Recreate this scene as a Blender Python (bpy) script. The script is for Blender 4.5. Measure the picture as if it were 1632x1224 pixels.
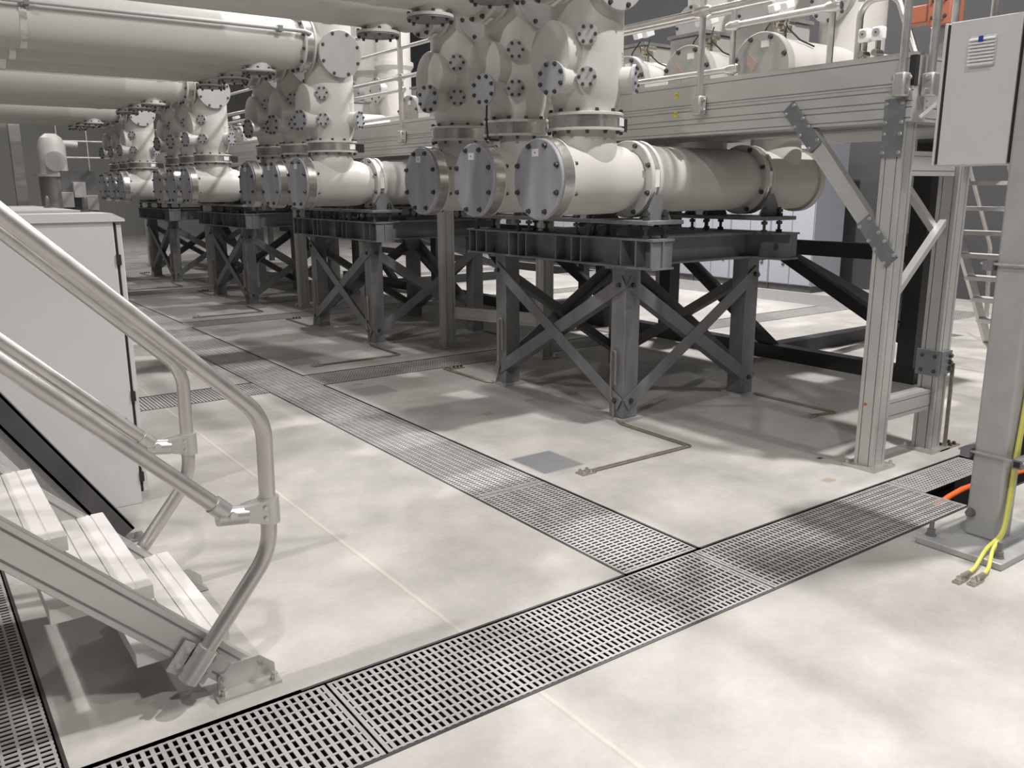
import bpy, bmesh, math, random
from mathutils import Vector, Matrix
random.seed(7)
for o in list(bpy.data.objects): bpy.data.objects.remove(o, do_unlink=True)
SC = bpy.context.scene
COL = SC.collection
V = Vector
PI = math.pi

# ------------------------------------------------------------------ camera
cam_d = bpy.data.cameras.new('camera')
cam = bpy.data.objects.new('camera', cam_d); COL.objects.link(cam)
cam_d.sensor_width = 36.0
cam_d.lens = 1357.93 / 1632.0 * 36.0
cam_d.clip_start = 0.05; cam_d.clip_end = 200
RX = V((0.80946589, -0.58715552, -0.00365529))      # camera right
RD = V((-0.13427957, -0.17905337, -0.97463269))     # camera down
RF = V((0.57160647, 0.78942276, -0.22378059))       # camera forward
m = Matrix((( RX.x, -RD.x, -RF.x, 0.0), (RX.y, -RD.y, -RF.y, 0.0), (RX.z, -RD.z, -RF.z, 1.6), (0, 0, 0, 1)))
cam.matrix_world = m
SC.camera = cam

# ------------------------------------------------------------------ light, exposure
SC.view_settings.view_transform = 'Standard'
SC.view_settings.look = 'None'
SC.view_settings.gamma = 1.0
SC.view_settings.use_curve_mapping = False
SC.view_settings.exposure = 0.0
w = bpy.data.worlds.new('hall_air'); SC.world = w; w.use_nodes = True
w.node_tree.nodes['Background'].inputs[0].default_value = (0.8, 0.8, 0.78, 1)
w.node_tree.nodes['Background'].inputs[1].default_value = 0.0

def high_bay(x, y, z, power, size=0.3, col=(1.0, 0.972, 0.945)):
    d = bpy.data.lights.new('high_bay_lamp', 'AREA'); d.shape = 'DISK'; d.size = size
    d.energy = power; d.color = col
    o = bpy.data.objects.new('high_bay_lamp', d); COL.objects.link(o)
    o.location = (x, y, z)
    return o
LAMPS = [(-4.2, 2.7, 7.6, 360), (5.0, 1.3, 7.6, 560), (-0.4, -1.5, 7.6, 250), (4.6, -3.2, 7.6, 190), (8.2, 7.6, 7.6, 760),
         (-4.2, 9.4, 7.6, 110), (4.6, 7.8, 7.6, 110), (4.6, 11.6, 7.6, 190), (8.4, 14.6, 7.6, 420), (2.6, 17.8, 7.6, 190), (2.0, 25.5, 7.6, 330)]  # last lamp is added to brighten the dark far end
for a in LAMPS: high_bay(*a)

# ------------------------------------------------------------------ materials
def new_mat(name):
    mt = bpy.data.materials.new(name); mt.use_nodes = True
    nt = mt.node_tree; b = nt.nodes['Principled BSDF']
    return mt, nt, b
def mat(name, col, rough=0.5, metal=0.0, var=0.06, scale=6.0, bump=0.0, bscale=60.0, stretch=None, rvar=0.1):
    mt, nt, b = new_mat(name)
    N, L = nt.nodes, nt.links
    tc = N.new('ShaderNodeTexCoord')
    src = tc.outputs['Object']
    if stretch:
        mp = N.new('ShaderNodeMapping'); mp.inputs['Scale'].default_value = stretch
        L.new(src, mp.inputs[0]); src = mp.outputs[0]
    n = N.new('ShaderNodeTexNoise'); n.inputs['Scale'].default_value = scale; n.inputs['Detail'].default_value = 5
    L.new(src, n.inputs['Vector'])
    r = N.new('ShaderNodeValToRGB')
    r.color_ramp.elements[0].position = 0.3; r.color_ramp.elements[1].position = 0.7
    r.color_ramp.elements[0].color = tuple(c * (1 - var) for c in col) + (1,)
    r.color_ramp.elements[1].color = tuple(min(1, c * (1 + var)) for c in col) + (1,)
    L.new(n.outputs['Fac'], r.inputs[0]); L.new(r.outputs[0], b.inputs['Base Color'])
    mr = N.new('ShaderNodeMapRange')
    mr.inputs['To Min'].default_value = max(0.02, rough - rvar); mr.inputs['To Max'].default_value = min(1, rough + rvar)
    L.new(n.outputs['Fac'], mr.inputs[0]); L.new(mr.outputs[0], b.inputs['Roughness'])
    b.inputs['Metallic'].default_value = metal
    if bump:
        n2 = N.new('ShaderNodeTexNoise'); n2.inputs['Scale'].default_value = bscale; n2.inputs['Detail'].default_value = 3
        L.new(src, n2.inputs['Vector'])
        bp = N.new('ShaderNodeBump'); bp.inputs['Strength'].default_value = bump; bp.inputs['Distance'].default_value = 0.004
        L.new(n2.outputs['Fac'], bp.inputs['Height']); L.new(bp.outputs[0], b.inputs['Normal'])
    return mt

M = {}
M['paint'] = mat('switchgear_paint', (0.56, 0.545, 0.515), 0.42, 0, 0.03, 3.0)
M['cover'] = mat('cover_plate_paint', (0.45, 0.445, 0.44), 0.32, 0.15, 0.04, 4.0, stretch=(1, 1, 0.3))
M['endcap'] = mat('bare_blue_grey_cover', (0.40, 0.405, 0.44), 0.40, 0.2, 0.16, 2.2, stretch=(1, 3.5, 0.45))
M['alu'] = mat('aluminium', (0.60, 0.59, 0.57), 0.38, 0.75, 0.05, 8.0)
M['band'] = mat('machined_aluminium', (0.70, 0.69, 0.66), 0.27, 0.9, 0.04, 8.0)
M['profile'] = mat('aluminium_profile', (0.55, 0.545, 0.53), 0.42, 0.4, 0.04, 5.0)
M['tube'] = mat('aluminium_tube', (0.58, 0.56, 0.535), 0.34, 0.8, 0.05, 14.0)
M['tread'] = mat('aluminium_tread', (0.74, 0.715, 0.70), 0.5, 0.2, 0.05, 7.0)
M['galv'] = mat('dull_galvanised_steel', (0.215, 0.215, 0.222), 0.5, 0.25, 0.14, 9.0, stretch=(1, 1, 0.6))
M['dark'] = mat('dark_steel', (0.085, 0.083, 0.085), 0.5, 0.2, 0.2, 6.0)
M['blackp'] = mat('black_paint', (0.03, 0.03, 0.032), 0.45, 0, 0.1, 6.0)
M['zinc'] = mat('zinc_plate', (0.23, 0.25, 0.265), 0.4, 0.5, 0.12, 12.0)
M['bolt'] = mat('dark_bolt_steel', (0.10, 0.10, 0.095), 0.42, 0.6, 0.1, 20.0)
M['boltz'] = mat('bright_bolt_steel', (0.62, 0.61, 0.58), 0.3, 0.8, 0.1, 20.0)
M['white'] = mat('white_sticker', (0.76, 0.76, 0.75), 0.5, 0, 0.02)
M['ink'] = mat('sticker_ink', (0.10, 0.10, 0.10), 0.6, 0, 0.02)
M['cab'] = mat('light_grey_enclosure_paint', (0.61, 0.60, 0.60), 0.45, 0, 0.02, 4.0, bump=0.05, bscale=300)
M['bluecab'] = mat('blue_grey_cabinet_paint', (0.38, 0.40, 0.45), 0.45, 0, 0.02, 3.0)
M['column'] = mat('grey_column_galvanised', (0.45, 0.45, 0.452), 0.5, 0.3, 0.07, 10.0)
M['grate'] = mat('grating_grey', (0.42, 0.405, 0.40), 0.55, 0.2, 0.12, 10.0)
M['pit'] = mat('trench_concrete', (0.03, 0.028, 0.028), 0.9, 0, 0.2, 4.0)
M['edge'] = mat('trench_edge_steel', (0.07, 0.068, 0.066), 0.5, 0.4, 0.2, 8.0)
M['rubber'] = mat('black_rubber', (0.02, 0.02, 0.02), 0.7, 0, 0.1)
M['yellow'] = mat('yellow_sticker', (0.78, 0.66, 0.05), 0.5, 0, 0.03)
M['orange'] = mat('orange_conduit', (0.85, 0.16, 0.04), 0.45, 0, 0.05)
M['orangep'] = mat('orange_paint', (0.42, 0.14, 0.08), 0.5, 0, 0.05)
M['red'] = mat('red_dot', (0.65, 0.06, 0.05), 0.5, 0, 0.05)
M['blue'] = mat('blue_badge', (0.03, 0.06, 0.32), 0.4, 0, 0.05)
M['copper'] = mat('tinned_copper_strip', (0.30, 0.27, 0.22), 0.45, 0.5, 0.15, 20.0)
M['lug'] = mat('earth_lug', (0.42, 0.36, 0.31), 0.4, 0.6, 0.2, 30.0)
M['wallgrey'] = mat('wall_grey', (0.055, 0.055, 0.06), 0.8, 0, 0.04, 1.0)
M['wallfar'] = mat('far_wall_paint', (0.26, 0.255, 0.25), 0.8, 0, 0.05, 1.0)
M['ceil'] = mat('ceiling_paint', (0.22, 0.215, 0.21), 0.8, 0, 0.04, 1.0)
M['brass'] = mat('nickel_valve', (0.50, 0.47, 0.40), 0.25, 0.9, 0.15, 20.0)
M['nameplate'] = mat('cast_plate_paint', (0.50, 0.485, 0.45), 0.5, 0, 0.05)

M['faded'] = mat('faded_warning_print', (0.40, 0.30, 0.25), 0.5, 0, 0.05)
M['drive'] = mat('drive_box_paint', (0.36, 0.355, 0.34), 0.45, 0, 0.03)

# yellow-green earth wire: stripes along the strand
def wire_mat():
    mt, nt, b = new_mat('yellow_green_wire')
    N, L = nt.nodes, nt.links
    ge = N.new('ShaderNodeNewGeometry'); sp = N.new('ShaderNodeSeparateXYZ'); L.new(ge.outputs['Normal'], sp.inputs[0])
    r = N.new('ShaderNodeValToRGB'); r.color_ramp.interpolation = 'CONSTANT'
    r.color_ramp.elements[0].position = 0; r.color_ramp.elements[0].color = (0.70, 0.68, 0.16, 1)
    r.color_ramp.elements[1].position = 0.45; r.color_ramp.elements[1].color = (0.22, 0.42, 0.08, 1)
    L.new(sp.outputs[0], r.inputs[0]); L.new(r.outputs[0], b.inputs['Base Color'])
    b.inputs['Roughness'].default_value = 0.45
    return mt
M['wire'] = wire_mat()

def floor_mat():
    mt, nt, b = new_mat('floor_concrete')
    N, L = nt.nodes, nt.links
    tc = N.new('ShaderNodeTexCoord')
    P = tc.outputs['Object']
    def noise(scale, detail=4, rough=0.55, vec=None):
        n = N.new('ShaderNodeTexNoise'); n.inputs['Scale'].default_value = scale
        n.inputs['Detail'].default_value = detail; n.inputs['Roughness'].default_value = rough
        L.new(vec or P, n.inputs['Vector']); return n
    def mix(fac, a, c, mode='MIX'):
        x = N.new('ShaderNodeMix'); x.data_type = 'RGBA'; x.blend_type = mode
        if isinstance(fac, float): x.inputs[0].default_value = fac
        else: L.new(fac, x.inputs[0])
        for i, s in ((6, a), (7, c)):
            if isinstance(s, tuple): x.inputs[i].default_value = s
            else: L.new(s, x.inputs[i])
        return x.outputs[2]
    def math_(op, a, c=None):
        x = N.new('ShaderNodeMath'); x.operation = op
        for i, s in ((0, a), (1, c)):
            if s is None: continue
            if isinstance(s, (int, float)): x.inputs[i].default_value = s
            else: L.new(s, x.inputs[i])
        return x.outputs[0]
    big = noise(0.55, 5, 0.6); mid = noise(2.3, 6, 0.62); fine = noise(38, 4, 0.6)
    def ramp(src, c0, c1, p0=0.3, p1=0.7):
        r = N.new('ShaderNodeValToRGB'); e = r.color_ramp.elements
        e[0].position = p0; e[0].color = c0; e[1].position = p1; e[1].color = c1
        L.new(src, r.inputs[0]); return r.outputs[0]
    base = ramp(big.outputs['Fac'], (0.46, 0.443, 0.418, 1), (0.565, 0.55, 0.525, 1))
    blot = ramp(mid.outputs['Fac'], (0.75, 0.745, 0.73, 1), (1.07, 1.065, 1.06, 1))
    c = mix(1.0, base, blot, 'MULTIPLY')
    c = mix(0.5, c, ramp(fine.outputs['Fac'], (0.9, 0.9, 0.9, 1), (1.06, 1.06, 1.06, 1)), 'MULTIPLY')
    # crossing concrete shades along the machine pads
    wob = noise(9, 3)
    sx = N.new('ShaderNodeSeparateXYZ'); L.new(P, sx.inputs[0])
    X = math_('ADD', sx.outputs[0], math_('MULTIPLY', math_('SUBTRACT', wob.outputs['Fac'], 0.5), 0.010))
    Y = math_('ADD', sx.outputs[1], math_('MULTIPLY', math_('SUBTRACT', wob.outputs['Color'], 0.5), 0.025)) if False else math_('ADD', sx.outputs[1], math_('MULTIPLY', math_('SUBTRACT', wob.outputs['Fac'], 0.5), -0.010))
    def rect(x0, x1, y0, y1, soft=0.012):
        def edge(v, a0, a1):
            d = math_('SUBTRACT', (a1 - a0) / 2, math_('ABSOLUTE', math_('SUBTRACT', v, (a0 + a1) / 2)))
            q = N.new('ShaderNodeMapRange'); q.inputs[1].default_value = -soft; q.inputs[2].default_value = soft
            L.new(d, q.inputs[0]); return q.outputs[0]
        return math_('MULTIPLY', edge(X, x0, x1), edge(Y, y0, y1))
    patches = []
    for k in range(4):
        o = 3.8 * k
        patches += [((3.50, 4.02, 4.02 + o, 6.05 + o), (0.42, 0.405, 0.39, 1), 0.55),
                    ((2.88, 3.18, 3.66 + o, 4.0 + o), (0.20, 0.205, 0.22, 1), 0.85 if k == 0 else 0.5),
                    ((2.9, 3.2, 5.98 + o, 6.28 + o), (0.28, 0.28, 0.285, 1), 0.6),
                    ((3.33, 3.42, 4.93 + o, 5.0 + o), (0.33, 0.19, 0.13, 1), 0.5),
                    ((3.0, 3.09, 6.38 + o, 6.44 + o), (0.33, 0.19, 0.13, 1), 0.5)]
    patches += [((4.05, 4.13, 2.60, 2.66), (0.33, 0.22, 0.14, 1), 0.6), ((4.38, 4.42, 2.885, 2.915), (0.02, 0.02, 0.02, 1), 1.0)]
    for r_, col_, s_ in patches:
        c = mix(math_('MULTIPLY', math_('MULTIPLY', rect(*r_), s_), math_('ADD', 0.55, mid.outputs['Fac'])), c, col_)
    # saw-cut joints filled with pale sealant
    for r_, col_, s_ in [((1.522, 1.538, -7, 33), (0.70, 0.62, 0.52, 1), 0.45), ((1.512, 1.522, -7, 33), (0.36, 0.32, 0.27, 1), 0.3),
                         ((3.462, 3.470, 2.43, 33), (0.40, 0.37, 0.33, 1), 0.5), ((4.9, 4.908, 2.43, 33), (0.40, 0.37, 0.33, 1), 0.35),
                         ((2.8, 12, 3.29, 3.298), (0.40, 0.37, 0.33, 1), 0.35)]:
        c = mix(math_('MULTIPLY', rect(*r_, soft=0.004), s_), c, col_)
    # grey scuffs
    sc = noise(1.4, 7, 0.7)
    c = mix(math_('MULTIPLY', ramp(sc.outputs['Fac'], (1, 1, 1, 1), (0, 0, 0, 1), 0.30, 0.50), 0.42), c, (0.33, 0.32, 0.31, 1))
    L.new(c, b.inputs['Base Color'])
    rr = N.new('ShaderNodeMapRange'); rr.inputs['To Min'].default_value = 0.42; rr.inputs['To Max'].default_value = 0.68
    L.new(mid.outputs['Fac'], rr.inputs[0]); L.new(rr.outputs[0], b.inputs['Roughness'])
    b.inputs['Specular IOR Level'].default_value = 0.35
    bp = N.new('ShaderNodeBump'); bp.inputs['Strength'].default_value = 0.08; bp.inputs['Distance'].default_value = 0.003
    L.new(fine.outputs['Fac'], bp.inputs['Height']); L.new(bp.outputs[0], b.inputs['Normal'])
    return mt
M['floor'] = floor_mat()

# ------------------------------------------------------------------ mesh helpers
def frame(d):
    d = d.normalized()
    a = V((0, 0, 1)) if abs(d.z) < 0.9 else V((1, 0, 0))
    u = d.cross(a).normalized(); return u, d.cross(u).normalized()

KIDS = {}
def own(child, parent):
    child.parent = parent; KIDS.setdefault(parent.name, []).append(child)
BOLTS = {}
def bolts(name, mt, parent, spots, r=.012, h=.012, stud=0.0, nuts=None):
    """each bolt an object of its own under its part; spots = (point, direction)"""
    key = (r, h, stud, mt)
    if key not in BOLTS:
        o = MB().hexbolt((0, 0, 0), (0, 0, 1), r, h, stud).build(name, mt); BOLTS[key] = o.data; bpy.data.objects.remove(o)
    org = V((0, 0, 0)); q = parent
    while q is not None: org += V(q.location); q = q.parent
    for p, d in spots:
        o = bpy.data.objects.new(name, BOLTS[key]); COL.objects.link(o); own(o, parent)
        o.location = V(p) - org; o.rotation_mode = 'QUATERNION'; o.rotation_quaternion = V((0, 0, 1)).rotation_difference(V(d))
def ring(c, d, R, n, ph=0.0):
    c = V(c); d = V(d).normalized(); u, w = frame(d)
    return [(c + (u * math.cos(2 * PI * (i + ph) / n) + w * math.sin(2 * PI * (i + ph) / n)) * R, d) for i in range(n)]

class MB:
    def __init__(s): s.v = []; s.f = []
    def add(s, vs, fs):
        b = len(s.v); s.v += [V(p) for p in vs]; s.f += [tuple(i + b for i in f) for f in fs]; return s
    def box(s, x0, x1, y0, y1, z0, z1):
        return s.add([(x0, y0, z0), (x1, y0, z0), (x1, y1, z0), (x0, y1, z0), (x0, y0, z1), (x1, y0, z1), (x1, y1, z1), (x0, y1, z1)],
                     [(0, 3, 2, 1), (4, 5, 6, 7), (0, 1, 5, 4), (1, 2, 6, 5), (2, 3, 7, 6), (3, 0, 4, 7)])
    def para(s, p, d, a, b):
        p, d, a, b = V(p), V(d), V(a), V(b)
        vs = [p, p + a, p + a + b, p + b]; vs += [q + d for q in vs]
        return s.add(vs, [(0, 3, 2, 1), (4, 5, 6, 7), (0, 1, 5, 4), (1, 2, 6, 5), (2, 3, 7, 6), (3, 0, 4, 7)])
    def bar(s, p0, p1, wv, hv):
        """bar centred on p0-p1 with full cross-section vectors wv, hv"""
        p0, p1, wv, hv = V(p0), V(p1), V(wv), V(hv)
        return s.para(p0 - wv / 2 - hv / 2, p1 - p0, wv, hv)
    def prism(s, pts, e):
        e = V(e); n = len(pts); vs = [V(p) for p in pts] + [V(p) + e for p in pts]
        return s.add(vs, [tuple(range(n - 1, -1, -1)), tuple(range(n, 2 * n))] + [(i, (i + 1) % n, n + (i + 1) % n, n + i) for i in range(n)])
    def lathe(s, o, d, prof, n=28, cap=True):
        o = V(o); d = V(d).normalized(); u, w = frame(d); vs = []; fs = []
        for t, r in prof:
            for i in range(n):
                a = 2 * PI * i / n; vs.append(o + d * t + (u * math.cos(a) + w * math.sin(a)) * r)
        k = len(prof)
        for j in range(k - 1):
            for i in range(n):
                fs.append((j * n + i, j * n + (i + 1) % n, (j + 1) * n + (i + 1) % n, (j + 1) * n + i))
        if cap:
            fs.append(tuple(range(n - 1, -1, -1))); fs.append(tuple((k - 1) * n + i for i in range(n)))
        return s.add(vs, fs)
    def cyl(s, p0, p1, r, n=20):
        p0, p1 = V(p0), V(p1); return s.lathe(p0, p1 - p0, [(0, r), ((p1 - p0).length, r)], n)
    def tube(s, pts, r, n=14):
        pts = [V(p) for p in pts]; k = len(pts); vs = []; fs = []
        T = []
        for i in range(k):
            a = pts[max(i - 1, 0)]; b = pts[min(i + 1, k - 1)]; T.append((b - a).normalized())
        u, w = frame(T[0])
        for i in range(k):
            if i:
                q = T[i - 1].rotation_difference(T[i]); u = q @ u; w = q @ w
            for j in range(n):
                a = 2 * PI * j / n; vs.append(pts[i] + (u * math.cos(a) + w * math.sin(a)) * r)
        for i in range(k - 1):
            for j in range(n):
                fs.append((i * n + j, i * n + (j + 1) % n, (i + 1) * n + (j + 1) % n, (i + 1) * n + j))
        fs.append(tuple(range(n - 1, -1, -1))); fs.append(tuple((k - 1) * n + j for j in range(n)))
        return s.add(vs, fs)
    def hexbolt(s, p, d, r=0.012, h=0.012, stud=0.0):
        p = V(p); d = V(d).normalized(); s.lathe(p, d, [(0, r * 1.25), (h * 0.25, r * 1.25)], 8); s.lathe(p + d * h * .2, d, [(0, r), (h, r)], 6)
        if stud: s.lathe(p, d, [(0, r * .55), (h + stud, r * .55)], 8)
        return s
    def bolt_circle(s, c, d, R, n, r=0.013, h=0.014, ph=0.0):
        c = V(c); d = V(d).normalized(); u, w = frame(d)
        for i in range(n):
            a = 2 * PI * (i + ph) / n; s.hexbolt(c + (u * math.cos(a) + w * math.sin(a)) * R, d, r, h)
        return s
    def ibeam(s, p0, p1, wv, h, tf=0.014, tw=0.01):
        p0, p1, wv = V(p0), V(p1), V(wv); z = V((0, 0, 1))
        s.bar(p0 + z * (h - tf) / 2, p1 + z * (h - tf) / 2, wv, z * tf); s.bar(p0 - z * (h - tf) / 2, p1 - z * (h - tf) / 2, wv, z * tf)
        return s.bar(p0, p1, wv.normalized() * tw, z * (h - 2 * tf))
    def angle(s, p0, p1, a, b, t):
        """L section: legs along vectors a and b, from the line p0-p1"""
        p0, p1, a, b = V(p0), V(p1), V(a), V(b); d = p1 - p0
        s.para(p0, d, a, b.normalized() * t); s.para(p0 + b.normalized() * t, d, a.normalized() * t, b - b.normalized() * t); return s
    def profile(s, p0, p1, a, b, g=(0.2, 0.8), gw=0.005, gd=0.006):
        """grooved aluminium section from p0 to p1: a, b full cross-section vectors from corner p0"""
        p0, p1, a, b = V(p0), V(p1), V(a), V(b); pts = []
        c = [p0, p0 + a, p0 + a + b, p0 + b]
        for i in range(4):
            q0, q1 = c[i], c[(i + 1) % 4]; e = (q1 - q0); ln = e.length; e = e / ln; inn = ((c[(i + 2) % 4] - q1)).normalized()
            pts.append(q0)
            for t in g:
                x = ln * t
                pts += [q0 + e * (x - gw / 2), q0 + e * (x - gw / 2) + inn * gd, q0 + e * (x + gw / 2) + inn * gd, q0 + e * (x + gw / 2)]
        return s.prism(pts, p1 - p0)
    def build(s, name, mt, parent=None, bevel=0.0, loc=None, ang=32):
        me = bpy.data.meshes.new(name)
        org = V((0, 0, 0))
        if parent is not None:
            q = parent
            while q is not None: org += V(q.location); q = q.parent
        elif loc: org = V(loc)
        me.from_pydata([tuple(p - org) for p in s.v], [], s.f)
        bm = bmesh.new(); bm.from_mesh(me); bmesh.ops.recalc_face_normals(bm, faces=bm.faces); bm.to_mesh(me); bm.free()
        me.polygons.foreach_set('use_smooth', [True] * len(me.polygons)); me.set_sharp_from_angle(angle=math.radians(ang))
        me.materials.append(mt if not isinstance(mt, str) else M[mt])
        o = bpy.data.objects.new(name, me); COL.objects.link(o)
        if parent is not None: own(o, parent)
        elif loc: o.location = loc
        if bevel:
            bv = o.modifiers.new('bevel', 'BEVEL'); bv.width = bevel; bv.segments = 2; bv.limit_method = 'ANGLE'; bv.angle_limit = math.radians(40)
        return o

def fillet(pts, r, n=7):
    pts = [V(p) for p in pts]; out = [pts[0]]
    for i in range(1, len(pts) - 1):
        rr = r[i - 1] if isinstance(r, (list, tuple)) else r
        a = (pts[i - 1] - pts[i]).normalized(); b = (pts[i + 1] - pts[i]).normalized()
        th = a.angle(b)
        if th > 3.1: out.append(pts[i]); continue
        t = rr / math.tan(th / 2)
        t = min(t, (pts[i - 1] - pts[i]).length * .49 if i > 1 else (pts[i - 1] - pts[i]).length * .95, (pts[i + 1] - pts[i]).length * .49 if i < len(pts) - 2 else (pts[i + 1] - pts[i]).length * .95)
        rr = t * math.tan(th / 2)
        c = pts[i] + (a + b).normalized() * (rr / math.sin(th / 2))
        p0 = pts[i] + a * t; p1 = pts[i] + b * t
        for k in range(n + 1):
            q = (p0 - c).normalized().slerp((p1 - c).normalized(), k / n) * rr
            out.append(c + q)
    out.append(pts[-1]); return out

def thing(name, label, cat, loc, group=None):
    o = bpy.data.objects.new(name, None); o.empty_display_size = 0.1; COL.objects.link(o); o.location = loc
    return tag(o, label, cat, group)
def tag(o, label, cat, group=None):
    o['label'] = label; o['category'] = cat
    if group: o['group'] = group
    return o
def struct(o): o['kind'] = 'structure'; return o
def dup(root, off, label=None, group=None):
    def cp(o, par):
        c = o.copy(); COL.objects.link(c)
        if par is not None: own(c, par)
        for ch in KIDS.get(o.name, ()): cp(ch, c)
        return c
    r = cp(root, None); r.location = V(root.location) + V(off)
    if label: r['label'] = label
    if group: r['group'] = group
    return r
def lab(o, s): o['label'] = s; return o

# ------------------------------------------------------------------ the setting
PIT = -0.55
# trench rectangles in plan (x0, x1, y0, y1)
TR = [(-0.25, 6.2, 1.972, 2.421), (2.35, 2.80, 2.421, 26.0), (-0.25, 0.208, 2.421, 4.5),
      (1.30, 2.35, 6.567, 7.007), (2.80, 10.3, 6.567, 7.007), (2.80, 10.3, 10.37, 10.81), (2.80, 10.3, 14.17, 14.61), (10.3, 11.38, 5.2, 22.0)]
def floor_mesh():
    xs = sorted({-9.0, 12.6} | {t[0] for t in TR} | {t[1] for t in TR}); ys = sorted({-7.0, 33.0} | {t[2] for t in TR} | {t[3] for t in TR})
    mb = MB(); idx = {}
    def vid(i, j):
        if (i, j) not in idx: idx[(i, j)] = len(mb.v); mb.v.append(V((xs[i], ys[j], 0)))
        return idx[(i, j)]
    for i in range(len(xs) - 1):
        for j in range(len(ys) - 1):
            cx, cy = (xs[i] + xs[i + 1]) / 2, (ys[j] + ys[j + 1]) / 2
            if any(a < cx < b and c < cy < d for a, b, c, d in TR): continue
            mb.f.append((vid(i, j), vid(i + 1, j), vid(i + 1, j + 1), vid(i, j + 1)))
    return mb
struct(floor_mesh().build('floor', 'floor'))
mb = MB()
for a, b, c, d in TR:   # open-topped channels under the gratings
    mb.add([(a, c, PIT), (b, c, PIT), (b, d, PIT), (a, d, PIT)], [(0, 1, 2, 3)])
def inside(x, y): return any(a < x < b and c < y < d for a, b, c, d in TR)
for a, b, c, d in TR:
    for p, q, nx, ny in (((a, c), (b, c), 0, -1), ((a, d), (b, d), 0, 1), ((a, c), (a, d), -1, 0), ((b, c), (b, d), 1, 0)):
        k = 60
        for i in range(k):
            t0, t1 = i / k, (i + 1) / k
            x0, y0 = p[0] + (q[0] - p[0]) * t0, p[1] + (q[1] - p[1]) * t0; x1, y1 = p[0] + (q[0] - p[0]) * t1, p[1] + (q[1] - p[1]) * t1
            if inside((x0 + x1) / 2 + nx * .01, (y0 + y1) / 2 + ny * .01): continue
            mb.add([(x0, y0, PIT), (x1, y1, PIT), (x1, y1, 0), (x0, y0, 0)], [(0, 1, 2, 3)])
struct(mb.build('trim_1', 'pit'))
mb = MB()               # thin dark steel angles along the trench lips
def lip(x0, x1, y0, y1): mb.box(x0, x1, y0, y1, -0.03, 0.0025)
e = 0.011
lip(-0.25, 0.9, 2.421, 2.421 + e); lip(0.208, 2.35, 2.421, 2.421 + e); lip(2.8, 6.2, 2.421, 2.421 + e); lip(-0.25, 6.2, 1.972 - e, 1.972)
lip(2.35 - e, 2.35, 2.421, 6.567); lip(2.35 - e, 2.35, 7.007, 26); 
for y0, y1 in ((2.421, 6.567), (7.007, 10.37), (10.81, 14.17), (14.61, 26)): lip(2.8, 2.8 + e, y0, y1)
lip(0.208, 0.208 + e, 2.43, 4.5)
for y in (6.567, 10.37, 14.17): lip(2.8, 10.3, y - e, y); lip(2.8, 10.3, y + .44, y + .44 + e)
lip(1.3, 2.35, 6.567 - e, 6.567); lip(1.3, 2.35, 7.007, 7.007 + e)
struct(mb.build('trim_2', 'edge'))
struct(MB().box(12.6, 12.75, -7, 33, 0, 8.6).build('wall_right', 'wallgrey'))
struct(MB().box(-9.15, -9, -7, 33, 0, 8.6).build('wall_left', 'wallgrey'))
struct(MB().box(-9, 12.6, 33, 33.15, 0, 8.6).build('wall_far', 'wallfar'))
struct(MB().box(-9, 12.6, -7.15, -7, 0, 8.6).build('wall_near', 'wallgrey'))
struct(MB().box(-9.15, 12.75, -7.15, 33.15, 8.6, 8.7).build('ceiling', 'ceil'))

# ------------------------------------------------------------------ floor gratings: slots lie across the panel
GP, GB, GT = 0.0258, 0.0132, 0.003     # slot pitch, bar width, depth
def grating(L_, W_, name='floor_grating'):
    """panel lying along +X from its corner, slots along Y"""
    mb = MB(); rows = 10; pr = W_ / rows
    for i in range(rows + 1):
        y = min(max(i * pr, 0.006), W_ - 0.006); mb.box(0, L_, y - 0.0042, y + 0.0042, -GT, 0)
    n = max(2, round(L_ / GP)); p = L_ / n
    for i in range(n + 1):
        x = min(max(i * p, 0.006), L_ - 0.006); hw = GB / 2 if 0 < i < n else 0.007
        mb.box(x - hw, x + hw, 0, W_, -GT, -0.0004)
    return mb
GM = {}
def place_grating(x, y, L_, W_, rot, label):
    key = (round(L_, 3), round(W_, 3))
    if key not in GM:
        me_o = grating(L_, W_).build('floor_grating', 'grate'); GM[key] = me_o; o = me_o
    else:
        o = GM[key].copy(); COL.objects.link(o)
    o.location = (x, y, 0); o.rotation_euler = (0, 0, rot)
    return tag(o, label, 'grating', 'floor gratings over the cable trenches')
G = 0.0055
def alongx(x0, x1, y0, y1, label): place_grating(x0 + G, y0 + G, x1 - x0 - 2 * G, y1 - y0 - 2 * G, 0, label)
def alongy(x0, x1, y0, y1, label): place_grating(x1 - G, y0 + G, y1 - y0 - 2 * G, x1 - x0 - 2 * G, PI / 2, label)
alongx(0.215, 0.98, 1.972, 2.421, 'grey slotted floor grating in front of the stair foot')
alongx(0.98, 2.755, 1.972, 2.421, 'large grey slotted grating panel in the middle of the near trench')
alongx(2.755, 4.33, 1.972, 2.421, 'grey grating panel between the trench junction and the column')
alongx(4.33, 5.1, 2.20, 2.421, 'narrow grating strip beside the open trench hole near the column')
alongy(-0.25, 0.208, 2.43, 4.5, 'dark grating under the left end of the stair')
alongx(-0.25, 0.205, 1.972, 2.421, 'grating corner piece at the lower left corner of the photo')
ys = [2.43, 3.572, 5.43, 7.28, 9.13, 10.98, 12.83, 14.68, 16.53, 18.4]
wd = ['first', 'second', 'third', 'fourth', 'fifth', 'sixth', 'seventh', 'eighth', 'ninth']
for i in range(9):
    alongy(2.35, 2.80, ys[i], ys[i + 1], wd[i] + ' grating panel of the long aisle trench, counted from its near end')
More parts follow.
